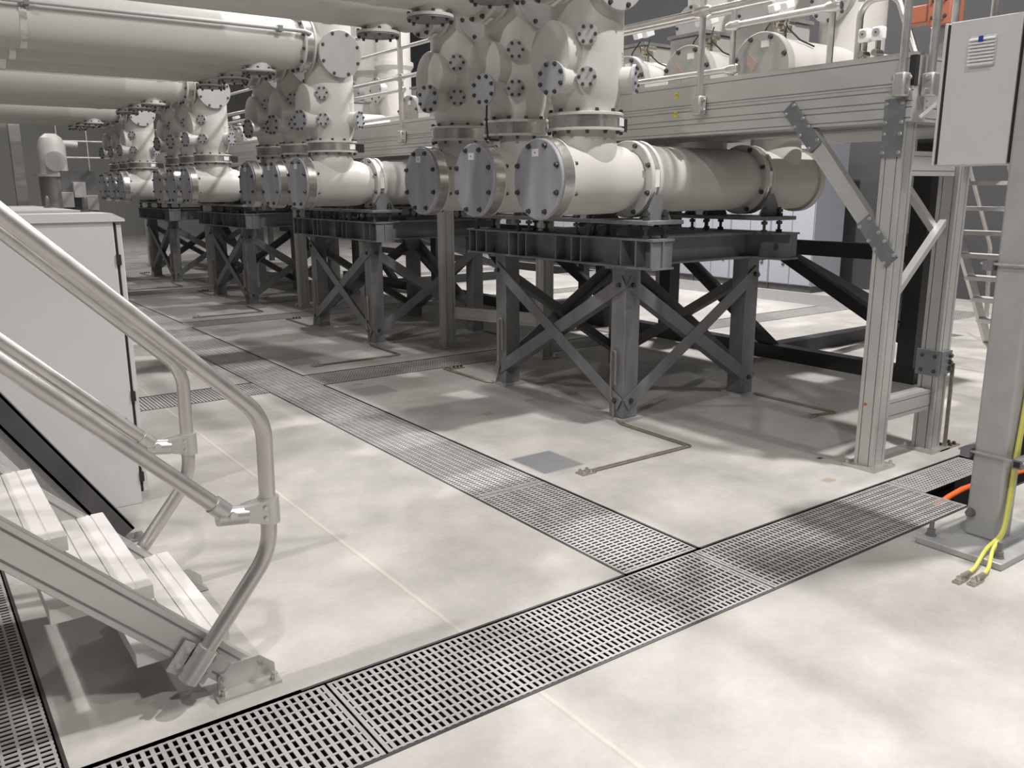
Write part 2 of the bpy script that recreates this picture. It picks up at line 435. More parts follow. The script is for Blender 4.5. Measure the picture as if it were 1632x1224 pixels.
for j, (y, nm) in enumerate(((6.567, 'first'), (10.37, 'second'), (14.17, 'third'))):
    alongx(2.80, 4.65, y, y + .44, nm + ' cross trench grating leading from the aisle under the switchgear')
    alongx(4.65, 6.5, y, y + .44, nm + ' cross trench, grating panel under the walkway')
    alongx(6.5, 8.4, y, y + .44, nm + ' cross trench, grating panel behind the walkway')
    alongx(8.4, 10.3, y, y + .44, nm + ' cross trench, last grating panel before the cabinet row')
alongx(1.30, 2.35, 6.567, 7.007, 'short grating left of the aisle trench beside the tall grey cabinet')
for j, (y0, y1) in enumerate(((5.2, 7.1), (7.1, 9.0), (9.0, 10.9), (10.9, 12.8))):
    alongy(10.3, 10.84, y0, y1, ['nearest', 'second', 'third', 'fourth'][j] + ' inner grating in front of the blue-grey cabinet row')
    alongy(10.84, 11.38, y0, y1, ['nearest', 'second', 'third', 'fourth'][j] + ' outer grating at the foot of the blue-grey cabinet row')

# ------------------------------------------------------------------ switchgear poles
BAY = 3.8; PH = 0.715; Y0 = 4.27; ZA = 1.655; XV = 3.67
NB = ['nearest', 'second', 'third', 'fourth']
NP = ['right', 'middle', 'left']
def flange(mb_rim, mb_band, o, d, t0, t1, r, rim=0.018):
    mb_rim.lathe(V(o) + V(d) * t0, d, [(0, r - .006), (.004, r), (rim, r)], 36); mb_rim.lathe(V(o) + V(d) * (t1 - rim), d, [(0, r), (rim - .004, r), (rim, r - .006)], 36)
    mb_band.lathe(V(o) + V(d) * (t0 + rim), d, [(0, r - .012), (t1 - t0 - 2 * rim, r - .012)], 36)
def pole(y):
    t = thing('switchgear_pole', '', 'switchgear', (XV, y, 1.415))
    ax = V((0, y, ZA)); dx = V((1, 0, 0)); dz = V((0, 0, 1)); dy = V((0, 1, 0))
    # horizontal tee body with its neck
    mb = MB().lathe(ax, dx, [(3.39, .225), (3.42, .222), (3.80, .222), (3.90, .219), (3.96, .208), (4.0, .19), (4.035, .185)], 40)
    mb.lathe((XV, y, ZA), dz, [(.10, .20), (.215, .205), (.235, .197), (.29, .195)], 36)
    mb.build('tee_body', 'paint', t)
    c = MB().lathe(ax, dx, [(3.288, .236), (3.292, .242), (3.31, .242)], 48).build('end_cover', 'endcap', t)
    bolts('cover_bolt', 'bolt', c, ring(ax + dx * 3.288, -dx, .212, 8, .5), .014, .016)
    MB().box(3.2855, 3.288, y - .012, y + .052, ZA + .135, ZA + .18).build('label_sticker', 'white', c)
    MB().box(3.2848, 3.2856, y + .014, y + .026, ZA + .153, ZA + .162).build('label_mark', 'ink', c)
    mb = MB().lathe(ax, dx, [(3.31, .25), (3.385, .25)], 48).build('flange_ring', 'band', t)
    rm = MB().lathe(ax, dx, [(3.385, .248), (3.40, .248)], 48).build('flange_rim', 'paint', t); bolts('rim_bolt', 'bolt', rm, ring(ax + dx * 3.40, dx, .236, 8, .5), .012, .02)
    # neck flange
    a, b = MB(), MB(); flange(a, b, (XV, y, 0), dz, 1.945, 2.055, .245); r1 = a.build('neck_flange', 'paint', t); b.build('flange_band', 'band', r1)
    for zz, d in ((1.945, -dz), (2.055, dz)): bolts('flange_bolt', 'bolt', r1, ring((XV, y, zz), d, .226, 12, .25), .012, .016)
    for an, wd_ in ((-1.05, .09),):
        p = V((XV + .2365 * math.cos(an), y + .2365 * math.sin(an), 1.975)); tv = V((-math.sin(an), math.cos(an), 0))
        MB().para(p - tv * wd_ / 2, tv * wd_, V((math.cos(an), math.sin(an), 0)) * .004, dz * .048).build('label_sticker', 'white', r1)
    MB().box(XV + .235, XV + .33, y - .035, y + .035, 1.955, 2.035).build('sensor_box', 'rubber', t)
    # long tube
    mb = MB().lathe(ax, dx, [(4.12, .212), (4.20, .212), (4.235, .222), (4.25, .222), (4.27, .217), (5.06, .217), (5.10, .21), (5.19, .206)], 40)
    mb.build('tube_body', 'paint', t)
    for x0, x1, nm in ((4.03, 4.135, 'front'), (5.18, 5.285, 'rear')):
        a, b = MB(), MB(); flange(a, b, ax, dx, x0, x1, .25, .03); r2 = a.build('tube_flange', 'paint', t); b.build('flange_band', 'band', r2)
        bolts('flange_bolt', 'bolt', r2, ring(ax + dx * x0, -dx, .228, 8, .5), .014, .016)
        an = -2.75
        MB().box(x0 + .032, x1 - .032, y - .243, y - .238, ZA - .05, ZA + .06).build('label_sticker', 'white', r2)
        # triangular foot bracket
        for s in (-1, 1):
            yy = y + s * .245
            mb = MB().prism([(x0 - .07, yy, 1.395), (x1 + .07, yy, 1.395), ((x0 + x1) / 2 + .03, yy, 1.555), ((x0 + x1) / 2 - .03, yy, 1.555)], (0, s * .014, 0))
            mb.build('foot_bracket', 'galv', t)
    # rear tee with riser
    mb = MB().lathe(ax, dx, [(5.27, .185), (5.30, .20), (5.36, .218), (5.84, .218)], 40); mb.lathe((5.58, y, ZA), dz, [(.1, .19), (.215, .195), (.235, .187), (.345, .185)], 32)
    mb.build('rear_tee', 'paint', t)
    MB().lathe(ax, dx, [(5.84, .24), (5.90, .24), (5.92, .22), (5.95, .12)], 40).build('rear_cover', 'paint', t)
    # vertical chamber
    mb = MB().lathe((XV, y, 0), dz, [(2.05, .20), (2.09, .20), (2.13, .213), (2.19, .226), (2.26, .23), (3.10, .23), (3.16, .215), (3.20, .17), (3.22, .09)], 40)
    mb.build('chamber_body', 'paint', t)
    mb = MB().lathe((XV, y, 2.83), -dy, [(.1, .19), (.235, .19), (.255, .205), (.262, .208)], 40).build('cover_stub', 'paint', t)
    c2 = MB().lathe((XV, y - .262, 2.83), -dy, [(0, .208), (.004, .212), (.022, .212), (.026, .208)], 44).build('round_cover', 'cover', t)
    bolts('cover_bolt', 'bolt', c2, ring((XV, y - .288, 2.83), -dy, .188, 8, .5), .013, .012)
    # dished blank on the aisle side
    MB().lathe((XV, y + .03, 2.39), -dx, [(.05, .19), (.245, .19), (.262, .193), (.27, .188), (.282, .15), (.29, .08), (.292, .02)], 40).build('dished_blank', 'paint', t)
    MB().lathe((3.46, y, 2.92), dx, [(0, .19), (.14, .19)], 32).build('duct_collar', 'paint', t)
    # side nozzles with bolted covers
    dn = V((-1, -.22, 0)).normalized()
    p = V((XV, y - .02, 2.235)); nz = MB().lathe(p, dn, [(.1, .082), (.335, .078), (.345, .098), (.352, .1)], 28).build('nozzle', 'paint', t)
    MB().lathe(p + dn * .352, dn, [(0, .1), (.016, .1)], 28).build('nozzle_cover', 'endcap', nz)
    bolts('nozzle_bolt', 'bolt', nz, ring(p + dn * .368, dn, .084, 8, .5), .011, .011)
    dn = V((.62, -.78, 0)).normalized()
    p = V((XV, y, 2.25)); nz = MB().lathe(p, dn, [(.1, .078), (.285, .074), (.295, .088), (.30, .088)], 28).build('nozzle', 'paint', t)
    MB().lathe(p + dn * .30, dn, [(0, .088), (.014, .088)], 28).build('nozzle_cover', 'endcap', nz)
    bolts('nozzle_bolt', 'bolt', nz, ring(p + dn * .314, dn, .072, 8, .5), .01, .01)
    dn = V((-.64, -.77, 0)).normalized()
    for zz in (2.245, 2.485):
        p = V((XV, y, zz)); nz = MB().lathe(p, dn, [(.1, .058), (.242, .058), (.25, .062), (.262, .062)], 24).build('inspection_port', 'paint', t)
        MB().lathe(p + dn * .262, dn, [(0, .061), (.006, .06)], 24).build('port_cover', 'cover', nz)
        bolts('port_bolt', 'bolt', nz, ring(p + dn * .268, dn, .047, 6), .0085, .009)
    # cast block of raised marks
    mb = MB()
    for r_ in range(5):
        for c_ in range(3):
            an = -1.05 + c_ * .075; p = V((XV + .229 * math.cos(an), y + .229 * math.sin(an), 2.40 - r_ * .017)); tv = V((-math.sin(an), math.cos(an), 0))
            mb.para(p, tv * (.011 if (r_ + c_) % 2 else .014), V((math.cos(an), math.sin(an), 0)) * .003, dz * .009)
    mb.build('cast_marks', 'nameplate', t)
    return t
def duct(y):
    t = thing('bus_duct', '', 'bus duct', (3.0, y, 2.69))
    ax = V((3.46, y, 2.92)); d = V((-1, 0, 0)); dz = V((0, 0, 1))
    MB().lathe(ax, d, [(.10, .20), (.16, .215), (.22, .228), (.24, .232), (.27, .228), (.80, .228), (.82, .234), (.86, .234), (.88, .228), (10.6, .228)], 40).build('duct_tube', 'paint', t)
    a, b = MB(), MB(); flange(a, b, ax, d, 0.0, .115, .255, .022); r = a.build('duct_flange', 'paint', t); b.build('flange_band', 'band', r)
    bolts('flange_bolt', 'bolt', r, ring(ax + d * .115, d, .235, 12, .5), .013, .018)
    for an in (-1.9, -0.9):
        p = ax + V((-.045, .244 * math.cos(an), .244 * math.sin(an))); MB().para(p, (-.03, 0, 0), V((0, -math.sin(an), math.cos(an))) * .09, V((0, math.cos(an), math.sin(an))) * .003).build('label_sticker', 'white', r)
    # hanging port
    p = V((2.98, y, 2.92)); po = MB().lathe(p, -dz, [(.12, .115), (.245, .115), (.25, .15), (.268, .15)], 32).build('bottom_port', 'paint', t)
    MB().lathe(p - dz * .268, -dz, [(0, .148), (.012, .148)], 32).build('port_cover', 'galv', po)
    bolts('port_bolt', 'bolt', po, ring(p - dz * .28, -dz, .133, 8, .5), .011, .014); bolts('port_bolt', 'bolt', po, ring(p - dz * .25, dz, .136, 8, .5), .011, .014)
    for x in (1.1, -2.2):   # clamp straps
        MB().lathe((x, y, 2.92), d, [(0, .234), (.05, .234)], 36).build('strap', 'band', t)
    return t
def conduit(y):
    yy = y - .275; t = tag(MB().tube(fillet([(3.40, yy + .03, 2.99), (3.33, yy, 3.0), (-6.9, yy, 3.0)], .03), .017, 12).build('conduit', 'column', loc=(0, 0, 0)), '', 'conduit')
    for x in (3.1, 1.10, -2.2): MB().box(x - .02, x + .02, yy - .022, yy + .05, 2.975, 3.025).build('conduit_clamp', 'galv', t)
    return t

def frame_stand(y):
    """steel stand under one bay; y = axis of its right-hand pole"""
    ya, yb = y - .05, y + 1.49
    t = thing('support_frame', '', 'steel stand', (4.66, (ya + yb) / 2, 0))
    LX = (4.01, 5.27); LY = (ya, yb - .14); lw = .14
    for lx in LX:
        for ly in LY:
            l = MB().profile((lx, ly, .02), (lx, ly, 1.06), (lw, 0, 0), (0, lw, 0), (), 0, 0).build('leg', 'galv', t, .006)
            MB().box(lx - .03, lx + lw + .03, ly - .03, ly + lw + .03, 0, .02).build('base_plate', 'column', l)
            MB().box(lx - .03, lx + lw + .03, ly - .04, ly + lw + .04, 1.06, 1.082).build('cap_plate', 'galv', l)
    # long I beams with stiffeners, cross beams
    yl0, yl1 = y - .37, y + 1.79
    for x in (4.03, 5.34):
        b = MB().ibeam((x, yl0, 1.18), (x, yl1, 1.18), (.2, 0, 0), .196).build('long_beam', 'galv', t)
        for yy in (yl0 + .02, yl0 + .16, yl0 + .30, y + .34, y + .44, y + .62, y + .98, y + 1.08, y + 1.2, y + 1.52, y + 1.66, yl1 - .03):
            for s in ((-1, 1) if x < 5 else (1,)): MB().bar((x + s * .05, yy, 1.094), (x + s * .05, yy, 1.266), (.088, 0, 0), (0, .012, 0)).build('stiffener', 'galv', b)
    for yy in (ya + .02, yb - .10):
        MB().ibeam((4.13, yy, 1.18), (5.24, yy, 1.18), (0, .16, 0), .19).build('cross_beam', 'galv', t)
    # X braces of angle steel on the four faces
    zb, zt = .12, .98; s_ = .092
    def brace(p, q, a, n):
        mb = MB(); p, q = V(p), V(q); d = (q - p).normalized(); up = d.cross(V(n)).normalized()
        if up.z < 0: up = -up
        mb.angle(p - up * s_ / 2, q - up * s_ / 2, up * s_, V(n) * s_, .008); o = mb.build('brace', 'galv', t)
        bolts('brace_bolt', 'bolt', o, [(p + d * .05 - V(n) * .001, -V(n)), (q - d * .05 - V(n) * .001, -V(n))], .016, .014)
    y1, y2 = ya + .02, yb - .02; x1, x2 = 4.03, 5.39
    brace((4.0, y1 - .01, zt), (4.0, y2, zb), 0, (1, 0, 0)); brace((3.992, y1, zb), (3.992, y2, zt), 0, (1, 0, 0))
    brace((5.42, y1, zt), (5.42, y2, zb), 0, (-1, 0, 0)); brace((5.428, y1, zb), (5.428, y2, zt), 0, (-1, 0, 0))
    brace((x1, ya - .005, zt), (x2, ya - .005, zb), 0, (0, 1, 0)); brace((x1, ya - .013, zb), (x2, ya - .013, zt), 0, (0, 1, 0))
    brace((x1, yb + .005, zt), (x2, yb + .005, zb), 0, (0, -1, 0)); brace((x1, yb + .013, zb), (x2, yb + .013, zt), 0, (0, -1, 0))
    # saddle plates on levelling studs
    for x in (4.07, 5.26):
        pl = MB().box(x - .16, x + .17, yl0 + .03, yl1 - .02, 1.368, 1.395).build('saddle_plate', 'galv', t, .004)
        for yy in (yl0 + .10, y + .28, y + .42, y + .98, y + 1.12, yl1 - .10):
            for dx_ in (-.085, .085):
                mb = MB().cyl((x + dx_ - .02, yy, 1.272), (x + dx_ - .02, yy, 1.46), .011, 10)
                for z0 in (1.278, 1.338, 1.396, 1.424): mb.lathe((x + dx_ - .02, yy, z0), (0, 0, 1), [(0, .024), (.022, .024)], 6)
                mb.build('levelling_stud', 'bolt', pl)
    return t

# flat earth conductors bolted to the floor pads
def earth(pts, lug, lugdir, loop=None, r=.0065, sep=.024):
    o = None; mb = MB()
    side = V((0, 0, 0))
    for k in (0, 1):
        off = sep * (k - .5)
        q = [V(p) for p in pts]; out = []
        for i, p in enumerate(q):
            a = q[max(i - 1, 0)]; b = q[min(i + 1, len(q) - 1)]; d1 = (p - a).normalized() if i else (b - p).normalized(); d2 = (b - p).normalized() if i < len(q) - 1 else d1
            n1 = V((-d1.y, d1.x, 0)); n2 = V((-d2.y, d2.x, 0)); nn = (n1 + n2); nn = nn / max(.4, nn.length_squared / 2) if nn.length > 1e-6 else n1
            out.append(p + nn * off)
        mb.tube(fillet(out, .03, 5), r, 8)
    return mb
def earth_cable(y, kind):
    if kind == 0:
        t = tag(earth([(3.99, y - .03, .007), (3.955, y - .12, .007), (3.945, y - .74, .007), (3.12, y - .74, .007)], None, None).build('earth_cable', 'copper', loc=(0, 0, 0)), '', 'earthing cable')
        MB().tube(fillet([(3.985, y + .02, .008), (3.985, y + .02, .12), (3.985, y + .05, .17), (3.985, y + .05, .50), (3.985, y + .005, .50), (3.985, y + .005, .26)], .02, 5), .008, 8).build('riser_loop', 'copper', t)
        L0 = MB().box(3.03, 3.13, y - .775, y - .705, .0, .008).build('lug_plate', 'lug', t)
        bolts('lug_bolt', 'boltz', L0, [((xx, yy, .008), (0, 0, 1)) for xx in (3.05, 3.10) for yy in (y - .758, y - .722)], .011, .012, .006)
    elif kind == 1:
        t = tag(earth([(5.41, y - .06, .007), (5.41, y - .80, .007), (5.20, y - .75, .007)], None, None).build('earth_cable', 'copper', loc=(0, 0, 0)), '', 'earthing cable')
        L0 = MB().box(5.13, 5.22, y - .79, y - .715, 0, .008).build('lug_plate', 'lug', t)
        bolts('lug_bolt', 'boltz', L0, [((5.15, y - .75, .008), (0, 0, 1)), ((5.19, y - .74, .008), (0, 0, 1))], .011, .012, .006)
    else:
        t = tag(earth([(3.985, y + 1.50, .007), (3.95, y + 1.56, .007), (3.95, y + 2.24, .007), (4.02, y + 2.22, .007)], None, None).build('earth_cable', 'copper', loc=(0, 0, 0)), '', 'earthing cable')
        MB().tube(fillet([(3.985, y + 1.46, .008), (3.985, y + 1.42, .14), (3.985, y + 1.42, .56), (3.985, y + 1.37, .56), (3.985, y + 1.37, .30)], .02, 5), .008, 8).build('riser_loop', 'copper', t)
        L0 = MB().box(4.0, 4.13, y + 2.17, y + 2.235, 0, .008).build('lug_plate', 'lug', t)
        bolts('lug_bolt', 'bolt', L0, [((xx, y + 2.2, .008), (0, 0, 1)) for xx in (4.03, 4.07, 4.11)], .011, .012, .006)
    return t

p0 = pole(Y0); d0 = duct(Y0); c0 = conduit(Y0); f0 = frame_stand(Y0)
e0 = [earth_cable(Y0, k) for k in range(3)]
ENDS = ['ending at lugs near the aisle grating', 'ending behind it at its right leg', 'ending beside the cross trench']
for b in range(4):
    for p in range(3):
        off = (0, BAY * b + PH * p, 0); first = b == 0 and p == 0
        lb = '%s grey-beige switchgear pole of the %s bay, T-shaped tank with bolted covers' % (['right-hand', 'middle', 'left-hand'][p], NB[b])
        o = p0 if first else dup(p0, off); o['label'] = lb; o['group'] = 'switchgear poles in the row of bays'
        lb = '%s overhead bus duct of the %s bay, thick round pipe running left from its pole' % (['near', 'middle', 'far'][p], NB[b])
        o = d0 if first else dup(d0, off); o['label'] = lb; o['group'] = 'overhead bus ducts'
    off = (0, BAY * b, 0)
    o = c0 if b == 0 else dup(c0, off); o['label'] = 'thin conduit clamped along the near overhead bus duct of the %s bay' % NB[b]; o['group'] = 'conduits on the bus ducts'
    o = f0 if b == 0 else dup(f0, off); o['label'] = 'grey steel support frame with crossed braces under the %s switchgear bay' % NB[b]; o['group'] = 'support frames under the switchgear'
    for k in range(3):
        if b > 1 and k == 1: continue
        o = e0[k] if b == 0 else dup(e0[k], off)
        o['label'] = 'twin earthing cable at the %s support frame, %s' % (NB[b], ENDS[k]); o['group'] = 'earthing cables on the floor'

hose_pole = bpy.data.objects['switchgear_pole.001']
q_ = Y0 + PH
MB().tube(fillet([(3.345, q_ - .095, 2.15), (3.335, q_ - .10, 2.05), (3.345, q_ - .10, 1.92), (3.44, q_ - .09, 1.92)], .03), .007, 8).build('hanging_hose', 'rubber', hose_pole)
# ------------------------------------------------------------------ breaker tanks on the walkway side
def breaker(y):
    t = thing('circuit_breaker', '', 'circuit breaker', (5.58, y, 2.0))
    ax = V((0, y, 2.44)); dx = V((1, 0, 0)); dz = V((0, 0, 1))
    MB().lathe((5.58, y, 0), dz, [(2.0, .24), (2.03, .24), (2.03, .185), (2.3, .185)], 32).build('riser_neck', 'paint', t)
    MB().lathe(ax, dx, [(5.40, .24), (5.44, .232), (7.6, .232)], 36).build('breaker_tank', 'paint', t)
    c = MB().lathe(ax, dx, [(5.335, .255), (5.34, .262), (5.40, .262)], 40).build('end_cover', 'drive', t)
    bolts('cover_bolt', 'bolt', c, ring(ax + dx * 5.335, -dx, .232, 8, .5), .015, .018)
    MB().box(5.332, 5.335, y - .075, y - .005, 2.59, 2.635).build('label_sticker', 'white', c)
    MB().prism([(5.332, y + .02, 2.49), (5.332, y + .10, 2.56), (5.332, y + .12, 2.49), (5.332, y + .06, 2.43)], (.003, 0, 0)).build('warning_sticker', 'faded', c)
    # drive box with hooded lid
    d = MB().box(5.70, 6.10, y + .14, y + .54, 2.60, 2.84).build('drive_box', 'drive', t, .008)
    MB().box(5.68, 6.12, y + .12, y + .56, 2.84, 2.865).build('box_lid', 'galv', d)
    MB().cyl((5.74, y + .14, 2.74), (5.74, y + .10, 2.74), .02, 12).build('latch', 'boltz', d)
    # tall chamber behind
    MB().lathe((6.45, y, 0), dz, [(2.5, .25), (3.3, .25), (3.36, .29), (3.42, .29), (3.42, .25), (4.3, .25)], 36).build('tall_chamber', 'paint', t)
    k = MB().lathe((6.30, y, 3.02), -dx, [(0, .15), (.145, .15), (.15, .18), (.17, .18)], 28).build('chamber_cover', 'cover', t); bolts('cover_bolt', 'bolt', k, ring((6.13, y, 3.02), -dx, .16, 8), .012, .012)
    # gas density monitor cluster
    mb = MB(); base = V((5.62, y + .02, 2.67))
    v = MB().cyl(base, base + dz * .10, .022, 12).cyl(base + dz * .06 + V((-.07, 0, 0)), base + dz * .06 + V((.07, 0, 0)), .018, 12)
    for s in (-1, 1):
        v.cyl(base + V((0, s * .05, .05)), base + V((0, s * .05, .14)), .016, 10); v.cyl(base + V((-.04, s * .05, .11)), base + V((.04, s * .05, .11)), .024, 12)
    va = v.build('gas_valves', 'brass', t)
    for s in (-1, 1):
        q = base + V((-.05, s * .055, .19)); MB().para(q + V((-.035, -.03, 0)), (.09, 0, .03), (0, .06, 0), (-.02, 0, .05)).build('monitor_head', 'white', va, .006)
    for s in (-1, 1):
        MB().tube(fillet([base + V((-.03, s * .06, .18)), base + V((-.10, s * .09, .08)), base + V((-.02, s * .16, -.02)), base + V((.10, s * .2, -.06))], .04), .006, 8).build('signal_cable', 'rubber', va)
    # white terminal plates at the foot of the cover
    MB().box(5.33, 5.36, y + .20, y + .46, 2.395, 2.475).build('terminal_plate', 'white', t)
    return t
b0 = breaker(Y0)
for b in range(4):
    for p in range(3):
        o = b0 if b == 0 and p == 0 else dup(b0, (0, BAY * b + PH * p, 0))
        o['label'] = '%s circuit breaker tank with drive box, behind the walkway rail of the %s bay' % (['right-hand', 'middle', 'left-hand'][p], NB[b])
        o['group'] = 'circuit breakers behind the walkway'

# ------------------------------------------------------------------ walkway of aluminium profiles
t = thing('access_walkway', 'raised aluminium walkway of grooved beams, posts and tube guardrails along the switchgear', 'walkway', (4.53, 2.64, 0))
Yn, Yf = 2.555, 21.0; XB = 4.44
MB().profile((XB, Yn, 2.118), (XB, Yf, 2.118), (.15, 0, 0), (0, 0, .15), (.1, .9), .006, .008).build('upper_beam', 'profile', t)
MB().profile((XB, Yn, 1.938), (XB, Yf, 1.938), (.15, 0, 0), (0, 0, .178), (.12, .42, .60, .9), .006, .008).build('lower_beam', 'profile', t)
MB().profile((5.03, Yn, 2.118), (5.03, Yf, 2.118), (.15, 0, 0), (0, 0, .15), (.1, .9), .006, .008).build('upper_beam', 'profile', t)
MB().profile((5.03, Yn, 1.938), (5.03, Yf, 1.938), (.15, 0, 0), (0, 0, .178), (.12, .42, .60, .9), .006, .008).build('lower_beam', 'profile', t)
MB().profile((XB + .15, Yn, 2.118), (5.03, Yn, 2.118), (0, .12, 0), (0, 0, .15), (.1, .9), .006, .008).build('end_beam', 'profile', t)
MB().profile((XB + .15, Yn, 1.938), (5.03, Yn, 1.938), (0, .12, 0), (0, 0, .178), (.12, .6, .9), .006, .008).build('end_beam', 'profile', t)
MB().box(XB + .005, 5.175, Yn + .01, Yf, 2.262, 2.285).build('deck', 'alu', t)
MB().box(XB - .002, XB + .035, Yn - .003, Yn + .03, 2.118, 2.268).build('corner_cap', 'rubber', t)
for b in range(4):      # floor plates between the breaker risers, added to shade the floor below
    yb = Y0 + BAY * b
    for y0_, y1_ in ((-.46, -.245), (.245, .47), (.96, 1.185), (1.675, 3.34)):
        if b == 0 and y0_ < 0: y0_ = -1.4
        MB().box(5.18, 6.70, yb + y0_, yb + y1_, 1.965, 1.99).build('shading_floor_plate', 'profile', t)
    for k in range(3): MB().box(5.825, 6.70, yb + PH * k - .245, yb + PH * k + .245, 1.965, 1.99).build('shading_floor_plate', 'profile', t)
def post(x, y, w_=.125, d_=.115):
    q = MB().profile((x, y, .018), (x, y, 1.938), (w_, 0, 0), (0, d_, 0), (.22, .78), .006, .008).build('post', 'profile', t)
    bp = MB().box(x - .045, x + w_ + .045, y - .045, y + d_ + .045, 0, .018).build('base_plate', 'alu', q)
    bolts('anchor_bolt', 'boltz', bp, [((sx_, sy_, .018), (0, 0, 1)) for sx_ in (x - .025, x + w_ + .025) for sy_ in (y - .025, y + d_ + .025)], .012, .012, .01)
    return q
for x, y in ((4.44, 2.585), (5.045, 2.575), (4.50, 7.37), (4.95, 6.33), (4.50, 11.15), (4.95, 10.1), (4.50, 15.2), (4.95, 14.0), (4.5, 19.4)): post(x, y)
# ties between the two near posts
MB().profile((4.59, 2.60, .27), (5.045, 2.60, .27), (0, .085, 0), (0, 0, .125), (.2, .8), .005, .006).build('post_tie', 'profile', t)
MB().profile((4.59, 2.60, 1.66), (5.045, 2.60, 1.66), (0, .085, 0), (0, 0, .13), (.2, .8), .005, .006).build('post_tie', 'profile', t)
MB().bar((4.58, 2.64, .99), (5.05, 2.64, 1.40), (0, .045, 0), (-.022, 0, .026)).build('tie_brace', 'profile', t)
MB().bar((4.58, 2.68, 1.67), (5.05, 2.68, 1.34), (0, .045, 0), (.02, 0, .028)).build('tie_brace', 'profile', t)
MB().profile((4.60, 7.40, .30), (4.96, 6.45, .30), (.06, .03, 0), (0, 0, .12), (.2, .8), .005, .006).build('post_tie', 'profile', t)
# knee brace and its zinc plates on the aisle face
br = MB().prism([(4.444, 2.70, 1.273), (4.444, 2.70, 1.405), (4.444, 3.151, 1.938), (4.444, 3.265, 1.938)], (.055, 0, 0)).build('knee_brace', 'profile', t)
for o_ in (-.060, .060): MB().para((4.439, 2.70, 1.339 + o_ - .007), (0, .49, .571), (.006, 0, 0), (0, 0, .014)).build('brace_lip', 'profile', br)
def plate(yc, zc, dy_, dz_, L_, W_, nm='brace_plate', x=4.437):
    u = V((0, dy_, dz_)).normalized(); v = V((0, -u.z, u.y)); c = V((x, yc, zc))
    o = MB().para(c - u * L_ / 2 - v * W_ / 2, u * L_, v * W_, (-.008, 0, 0)).build(nm, 'zinc', t)
    bolts('plate_bolt', 'boltz', o, [(c + u * L_ * a + v * W_ * s + V((-.008, 0, 0)), (-1, 0, 0)) for a in (-.42, -.1, .1, .42) for s in (-.40, .40)], .009, .009)
plate(3.215, 1.945, .651, .759, .32, .09); plate(2.675, 1.31, .651, .759, .30, .09)
plate(2.643, 1.905, 0, 1, .30, .115, 'joint_plate', 4.437)
# earth plate bolted on the rear post
ep0 = MB().box(5.045, 5.165, 2.556, 2.575, .49, .63).build('earth_plate', 'zinc', t)
ep = MB().box(5.028, 5.045, 2.56, 2.705, .48, .635).build('earth_plate', 'zinc', t)
bolts('plate_bolt', 'bolt', ep, [((5.028, yy, zz), (-1, 0, 0)) for yy in (2.59, 2.67) for zz in (.51, .60)], .010, .01)
bolts('plate_bolt', 'bolt', ep0, [((5.14, 2.556, zz), (0, -1, 0)) for zz in (.52, .56, .60)], .012, .014)
MB().lathe((4.44, 2.66, .38), (-1, 0, 0), [(0, .009), (.0025, .009)], 16).build('red_dot', 'red', t)
MB().lathe((4.438, 4.72, 2.03), (-1, 0, 0), [(0, .006), (.003, .006)], 12).build('red_dot', 'red', t)
# number stickers
def text_obj(s, size, loc, rot, parent, name, mt):
    cu = bpy.data.curves.new(name, 'FONT'); cu.body = s; cu.size = size; cu.align_x = 'CENTER'; cu.align_y = 'CENTER'; cu.extrude = .0006
    o = bpy.data.objects.new(name, cu); me = bpy.data.meshes.new_from_object(o); bpy.data.objects.remove(o)
    me.name = name; me.materials.append(M[mt]); q = bpy.data.objects.new(name, me); COL.objects.link(q)
    own(q, parent); org = V((0, 0, 0)); k = parent
    while k is not None: org += V(k.location); k = k.parent
    q.location = V(loc) - org; q.rotation_euler = rot
    return q
for zz in (2.205, 2.085):
    st = MB().box(XB - .003, XB, 4.215, 4.245, zz - .018, zz + .018).build('number_sticker', 'yellow', t)
    text_obj('19', .026, (XB - .0035, 4.23, zz), (PI / 2, 0, -PI / 2), st, 'sticker_number', 'ink')
# guard rails
def gpost(x, y, z0, z1, r=.021):
    q = MB().cyl((x, y, z0), (x, y, z1), r, 16).build('guard_post', 'tube', t)
    return q
def clampfoot(x, y, z, dirx, diry):
    q = MB().box(x - .034, x + .034, y - .034, y + .034, z, z + .12).build('post_socket', 'alu', t, .01)
    bolts('socket_bolt', 'boltz', q, [((x + s * .043 * abs(diry), y + s * .043 * abs(dirx), zz), (dirx, diry, 0)) for s in (-1, 1) for zz in (z + .03, z + .095)], .011, .014)
FX = 4.402
gp = [2.60, 3.99, 7.98, 11.97, 15.96]
for y in gp: gpost(FX, y, 2.10, 3.20); clampfoot(FX, y, 2.06, -1, 0)
def rail(x, y0, y1, z, r=.022, nm='guard_rail'): return MB().cyl((x, y0, z), (x, y1, z), r, 16).build(nm, 'tube', t)
rail(FX, 2.60, 20, 2.69); rail(FX, 2.60, 20, 3.18, .024)
for y in gp[1:]:
    MB().lathe((FX, y - .07, 2.69), (0, 1, 0), [(0, .026), (.035, .036), (.105, .036), (.14, .026)], 16).build('rail_clamp', 'tube', t)
gpost(4.53, 2.515, 2.10, 3.2); clampfoot(4.53, 2.515, 2.06, 0, -1); gpost(5.12, 2.515, 2.10, 3.2); clampfoot(5.12, 2.515, 2.06, 0, -1)
MB().cyl((4.53, 2.515, 2.69), (5.12, 2.515, 2.69), .022, 16).build('guard_rail', 'tube', t); MB().cyl((4.45, 2.515, 3.18), (5.12, 2.515, 3.18), .024, 16).build('guard_rail', 'tube', t)
RXg = 5.15
for y in (3.56, 4.37, 8.2, 9.3, 12.4, 13.2, 16.8): gpost(RXg, y, 2.285, 3.2)
